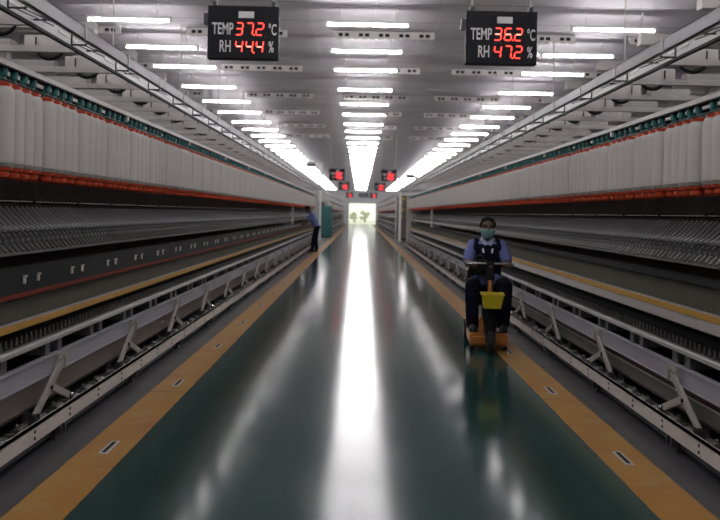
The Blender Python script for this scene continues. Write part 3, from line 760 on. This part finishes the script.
def rider(x, y):
    t = thing('person', (x, y, 0), 'seated person in navy vest, light blue shirt and pale green mask riding the scooter', 'person')
    b = MB()
    # torso and neck in one loft, then limbs; all fused by the remesh
    tor = [((0, .27, .545), .155, .115), ((0, .265, .62), .16, .115), ((0, .245, .75), .140, .10), ((0, .225, .88), .148, .105), ((0, .205, 1.0), .162, .108), ((0, .195, 1.075), .160, .09), ((0, .19, 1.12), .10, .07), ((0, .185, 1.145), .05, .055)]
    b.loft([(c, a, d, X, Y_) for c, a, d in tor], 20)
    b.limb([((0, .185, 1.12), .052), ((0, .165, 1.20), .047)])
    hd = Vector((0, .150, 1.272))
    f, u, s, c = head(b, hd, (0, -1, -.03), (0, -.03, 1))
    for q in (-1, 1):
        b.limb([((q * .165, .195, 1.075), .056), ((q * .205, .10, .93), .044), ((q * .215, .045, .885), .040), ((q * .205, -.06, .885), .035), ((q * .185, -.165, .905), .025)])
        hand(b, (q * .185, -.165, .912), (-q * .08, -1, -.05), (0, 0, -1), (-q, 0, 0), 1.15)
        b.limb([((q * .09, .24, .605), .088), ((q * .15, .02, .655), .072), ((q * .172, -.13, .665), .062), ((q * .168, -.115, .50), .056), ((q * .160, -.10, .33), .046), ((q * .155, -.09, .245), .038)])
        b.limb([((q * .155, -.075, .232), .034), ((q * .160, -.16, .222), .032), ((q * .162, -.215, .215), .026)])
    body = remesh('body', b, M_skin, t, .007, 4)
    # shirt: half sleeves, collar and tails
    sh = MB()
    sh.loft([(cc, a + .010, d + .010, X, Y_) for cc, a, d in tor[:-1]], 20)
    for q in (-1, 1):
        sh.limb([((q * .15, .195, 1.075), .066), ((q * .192, .135, .985), .062), ((q * .206, .095, .925), .060)])
        sh.limb([((q * .06, .20, .66), .085), ((q * .085, .06, .705), .075)])
    remesh('shirt', sh, M_shirt, t, .009, 3)
    co = MB()
    for q in (-1, 1):
        co.bar((q * .062, .155, 1.155), (q * .012, .075, 1.085), .05, .012, (0, -1, .6))
        co.bar((q * .055, .20, 1.165), (q * .066, .145, 1.145), .03, .014, (q, 0, 0))
    remesh('collar', co, M_collar, t, .006, 2)
    ve = MB()
    ve.loft([((0, .262, .60), .176, .132, X, Y_), ((0, .248, .75), .160, .122, X, Y_), ((0, .225, .88), .168, .126, X, Y_), ((0, .205, .99), .172, .128, X, Y_), ((0, .196, 1.06), .150, .115, X, Y_), ((0, .195, 1.095), .135, .10, X, Y_)], 24)
    for q in (-1, 1): ve.limb([((q * .12, .12, 1.05), .035), ((q * .115, .19, 1.125), .035), ((q * .12, .26, 1.05), .035)])
    remesh('vest', ve, M_navy, t, .009, 3)
    wt = MB()
    for q in (-1, 1): MB().bar((q * .052, .075, 1.045), (q * .045, .066, 1.0), .018, .012, (0, -1, 0)).obj('vest_tag', M_white, t, off=(0, 0, 0))
    tr = MB()
    for q in (-1, 1):
        tr.limb([((q * .085, .25, .60), .102), ((q * .152, .02, .655), .088), ((q * .174, -.135, .662), .077), ((q * .172, -.125, .50), .074), ((q * .165, -.11, .34), .070), ((q * .160, -.10, .265), .066)])
    tr.loft([((0, .27, .53), .165, .13, X, Y_), ((0, .262, .64), .165, .125, X, Y_)], 20)
    remesh('trousers', tr, M_trouser, t, .009, 3)
    for q in (-1, 1):
        so = MB(); so.limb([((q * .155, -.055, .232), .042), ((q * .160, -.15, .226), .040), ((q * .164, -.225, .216), .032)])
        so.loft([((q * .16, -.14, .186), .048, .125, X, Y_), ((q * .16, -.14, .205), .048, .125, X, Y_)], 16)
        remesh('shoe', so, M_shoe, t, .007, 3)
    ha = MB()
    ha.loft([(c + u * h + f * o_, wd, dp, s, f) for h, o_, wd, dp in ((-.055, -.062, .05, .045), (-.02, -.045, .074, .062), (.03, -.030, .080, .078), (.058, -.014, .080, .092), (.085, -.012, .070, .084), (.108, -.014, .048, .058), (.118, -.016, .02, .03))], 20)
    for q in (-1, 1): ha.limb([(c + s * (q * .074) + u * .045 + f * .02, .016), (c + s * (q * .076) - u * .005 + f * .005, .012)])
    remesh('hair', ha, M_hair, t, .007, 3)
    mk = MB()
    mk.loft([(c + u * h + f * o_, wd, dp, s, f) for h, o_, wd, dp in ((-.118, .035, .045, .056), (-.09, .035, .066, .070), (-.05, .036, .076, .075), (-.012, .036, .075, .074))], 20)
    remesh('face_mask', mk, M_mask, t, .007, 3)
    lp = MB()
    for q in (-1, 1): lp.tube(c + s * (q * .074) + f * .06 - u * .02, c + s * (q * .084) - u * .005, .0025, n=6)
    lp.obj('mask_loops', M_white, t, off=(0, 0, 0))
    for q in (-1, 1):
        MB().ball(c + s * (q * .030) + f * .086 + u * .018, (.014, .008, .008), 10, 6).obj('eye', M_eye, t, off=(0, 0, 0), smooth=True)
    return t

def worker(x, y):
    t = thing('person', (x, y, 0), 'person in light blue shirt and dark trousers bending over the left machine', 'person')
    # faces -x, leaning towards the machine
    b = MB()
    F, Sd = Vector((-1, 0, 0)), Vector((0, 1, 0))
    ln = Vector((-.42, 0, .91)).normalized(); fw = Vector((-.91, 0, -.42)).normalized()
    hip = Vector((.10, 0, .86))
    tor = [(hip - ln * .06, .155, .11), (hip + ln * .06, .155, .11), (hip + ln * .2, .138, .10), (hip + ln * .33, .152, .11), (hip + ln * .44, .172, .112), (hip + ln * .51, .155, .088), (hip + ln * .56, .08, .06)]
    b.loft([(c, a, d, Sd, fw) for c, a, d in tor], 20)
    nk = hip + ln * .54; hd = hip + ln * .70 + F * .05
    b.limb([(nk, .055), (hip + ln * .63 + F * .03, .05)])
    f, u, s, c = head(b, hd, (-.85, 0, -.5), (-.5, 0, .85))
    for q in (-1, 1):
        sh = hip + ln * .49 + Sd * (q * .175)
        el = sh + Vector((-.14, q * .03, -.25)); wr = el + Vector((-.20, -q * .03, -.12))
        b.limb([(sh, .056), (el, .042), (el + (wr - el) * .5, .036), (wr, .026)])
        hand(b, wr, (-.85, 0, -.5), (-.3, 0, -.9), (0, -q, .1), .5)
    legs = (((.10, .09, .85), (.06, .11, .46), (.10, .12, .09)), ((.10, -.09, .85), (.0, -.12, .47), (-.04, -.16, .09)))
    for h_, k_, a_ in legs:
        b.limb([(h_, .09), (k_, .062), ((Vector(k_) * .55 + Vector(a_) * .45), .058), (a_, .04)])
        b.limb([(Vector(a_) + Vector((.02, 0, -.045)), .036), (Vector(a_) + Vector((-.10, 0, -.055)), .034), (Vector(a_) + Vector((-.155, 0, -.06)), .026)])
    remesh('body', b, M_skin, t, .009, 4)
    sh_ = MB(); sh_.loft([(cc, a + .013, d + .013, Sd, fw) for cc, a, d in tor], 20)
    for q in (-1, 1):
        sp = hip + ln * .49 + Sd * (q * .165); el = sp + Vector((-.14, q * .03, -.25))
        sh_.limb([(sp, .068), (sp + (el - sp) * .72, .060)])
    remesh('shirt', sh_, M_shirt, t, .011, 3)
    tr = MB(); tr.loft([(hip - ln * .07, .17, .128, Sd, fw), (hip + ln * .03, .168, .124, Sd, fw)], 20)
    for h_, k_, a_ in legs: tr.limb([(h_, .102), (k_, .078), (Vector(a_) + Vector((0, 0, .03)), .064)])
    remesh('trousers', tr, M_trouser, t, .011, 3)
    for h_, k_, a_ in legs:
        so = MB(); A = Vector(a_); so.limb([(A + Vector((.02, 0, -.04)), .044), (A + Vector((-.09, 0, -.05)), .040), (A + Vector((-.16, 0, -.057)), .032)])
        remesh('shoe', so, M_shoe, t, .009, 2)
    ha = MB()
    ha.loft([(c + u * h + f * o_, wd, dp, s, f) for h, o_, wd, dp in ((-.055, -.062, .05, .045), (-.02, -.045, .074, .062), (.03, -.028, .083, .082), (.055, -.010, .083, .097), (.085, -.008, .073, .090), (.112, -.01, .048, .06), (.124, -.015, .02, .03))], 20)
    remesh('hair', ha, M_hair, t, .009, 3)
    for q in (-1, 1): MB().ball(c + s * (q * .030) + f * .086 + u * .018, (.010, .012, .008), 8, 6).obj('eye', M_eye, t, off=(0, 0, 0))
    return t

RX, RY = 1.315, 8.55
rider(RX, RY).rotation_euler[2] = math.radians(-4)
worker(-1.66, 28.0)

# ------------------------------------------------------------------ scooter (faces the camera, -y)
def scooter(x, y):
    t = thing('mobility_scooter', (x, y, 0), 'orange three wheeled electric scooter with yellow front basket', 'scooter')
    O = (0, 0, 0)
    def ob(b, n, m, p=t, **k): return b.obj(n, m, p, off=O, **k)
    # deck: rounded wings left and right of the front wheel
    d = MB()
    d.prism([(-.19, .05), (-.20, .10), (-.198, .165), (-.17, .186), (.17, .186), (.198, .165), (.20, .10), (.19, .05)], -.27, .55)
    d.prism([(-.17, .07), (-.17, .15), (.17, .15), (.17, .07)], -.30, -.27)
    ob(d, 'deck', M_scoot, bevel=.008)
    ob(MB().span(-.20, .20, -.26, .5, .186, .190), 'foot_mat', M_rubber)
    # front fork, shroud, column
    ob(MB().loft([((0, -.40, .20), .045, .05, X, Y_), ((0, -.37, .34), .075, .045, X, Y_), ((0, -.34, .48), .085, .04, X, Y_)], 16), 'front_shroud', M_black, smooth=True)
    c = MB(); c.tube((0, -.335, .45), (0, -.27, .88), .026, .022, 12); ob(c, 'steering_column', M_scoot, smooth=True)
    ob(MB().bar((0, -.31, .74), (0, -.25, .92), .085, .05, (0, -1, 0)), 'control_head', M_black, bevel=.008)
    fk = MB()
    for q in (-1, 1): fk.tube((q * .042, -.42, .115), (q * .042, -.39, .24), .012, n=8)
    ob(fk, 'fork', M_dark, smooth=True)
    def wheel(cx, cy, r, w_):
        o = ob(MB().lathe([(r * .55, -w_ / 2), (r * .88, -w_ / 2), (r, -w_ * .3), (r, w_ * .3), (r * .88, w_ / 2), (r * .55, w_ / 2)], (cx, cy, r), 28, 'x'), 'wheel', M_rubber, smooth=True)
        ob(MB().lathe([(r * .2, -w_ * .53), (r * .56, -w_ * .5), (r * .56, w_ * .5), (r * .2, w_ * .53)], (cx, cy, r), 20, 'x'), 'hub', M_dark, o, smooth=True)
    wheel(0, -.43, .115, .062); wheel(-.185, .42, .12, .07); wheel(.185, .42, .12, .07)
    for q in (-1, 1):   # small anti tip castors under the wings
        wheel(q * .17, -.22, .045, .04)
    # handlebar
    h = MB(); h.tube((-.10, -.265, .905), (.10, -.265, .905), .011, n=10)
    for q in (-1, 1): h.tube((q * .10, -.265, .905), (q * .235, -.255, .898), .010, n=10)
    ob(h, 'handlebar', M_chrome, smooth=True)
    for q in (-1, 1): ob(MB().tube((q * .13, -.262, .903), (q * .24, -.255, .898), .0155, n=12), 'grip', M_chrome, smooth=True)
    # basket: hollow tapered crate with rim and ribs
    k = MB(); zt, zb, yt = .625, .475, -.47
    to = [(-.108, yt - .15), (.108, yt - .15), (.108, yt + .03), (-.108, yt + .03)]; bo = [(-.082, yt - .12), (.082, yt - .12), (.082, yt + .01), (-.082, yt + .01)]
    ti = [(a * .95, (b_ - yt + .07) * .94 + yt - .07) for a, b_ in to]; bi = [(a * .94, (b_ - yt + .065) * .92 + yt - .065) for a, b_ in bo]
    vs = [(a, b_, zt) for a, b_ in to] + [(a, b_, zb) for a, b_ in bo] + [(a, b_, zt) for a, b_ in ti] + [(a, b_, zb + .012) for a, b_ in bi]
    fs = []
    for i in range(4):
        j = (i + 1) % 4
        fs += [(i, j, 4 + j, 4 + i), (8 + i, 12 + i, 12 + j, 8 + j), (i, 8 + i, 8 + j, j)]
    fs += [(4, 5, 6, 7), (12, 15, 14, 13)]
    k.add(vs, fs)
    bk = ob(k, 'basket', M_yellow)
    rm = MB()
    for i in range(4):
        a, b_ = to[i], to[(i + 1) % 4]; rm.bar((a[0], a[1], zt - .008), (b_[0], b_[1], zt - .008), .014, .02)
    ob(rm, 'rim', M_yellow, bk)
    ob(MB().bar((0, -.325, .53), (0, -.45, .53), .04, .03), 'basket_bracket', M_black)
    # key lamp and yellow bracket by the shroud
    ob(MB().bar((-.085, -.30, .19), (-.075, -.30, .35), .05, .03, (0, -1, 0)).bar((-.09, -.31, .33), (-.04, -.33, .36), .03, .03), 'charger_bracket', M_scoot, bevel=.004)
    ob(MB().ball((.085, -.30, .225), (.012, .012, .022)), 'lamp', M_white, smooth=True)
    # seat
    ob(MB().tube((0, .30, .186), (0, .30, .44), .035, n=12), 'seat_post', M_dark)
    ob(MB().span(-.19, .19, .10, .48, .43, .50), 'seat', M_black, bevel=.02)
    ob(MB().span(-.19, .19, .44, .50, .50, .80), 'backrest', M_black, bevel=.02)
    ob(MB().span(-.2, .2, .30, .56, .186, .26), 'rear_cover', M_scoot, bevel=.02)
    return t
t = thing('bag', (RX - .10, RY - .05, .79), 'black bag resting on the lap of the scooter rider', 'bag')
b = MB(); b.loft([((0, 0, -.02), .10, .06, X, Y_), ((0, 0, .02), .115, .07, X, Y_), ((0, .005, .08), .11, .06, X, Y_), ((0, .01, .13), .09, .03, X, Y_), ((0, .01, .145), .07, .012, X, Y_)], 20)
b.obj('sack', M_black, t, off=(0, 0, 0), smooth=True)
h = MB(); pts = [(-.05, .01, .14), (-.04, .01, .175), (0, .01, .19), (.04, .01, .175), (.05, .01, .14)]
for p_, q_ in zip(pts, pts[1:]): h.tube(p_, q_, .006, n=8)
h.obj('handle', M_dark, t, off=(0, 0, 0), smooth=True)
scooter(RX, RY).rotation_euler[2] = math.radians(-4)
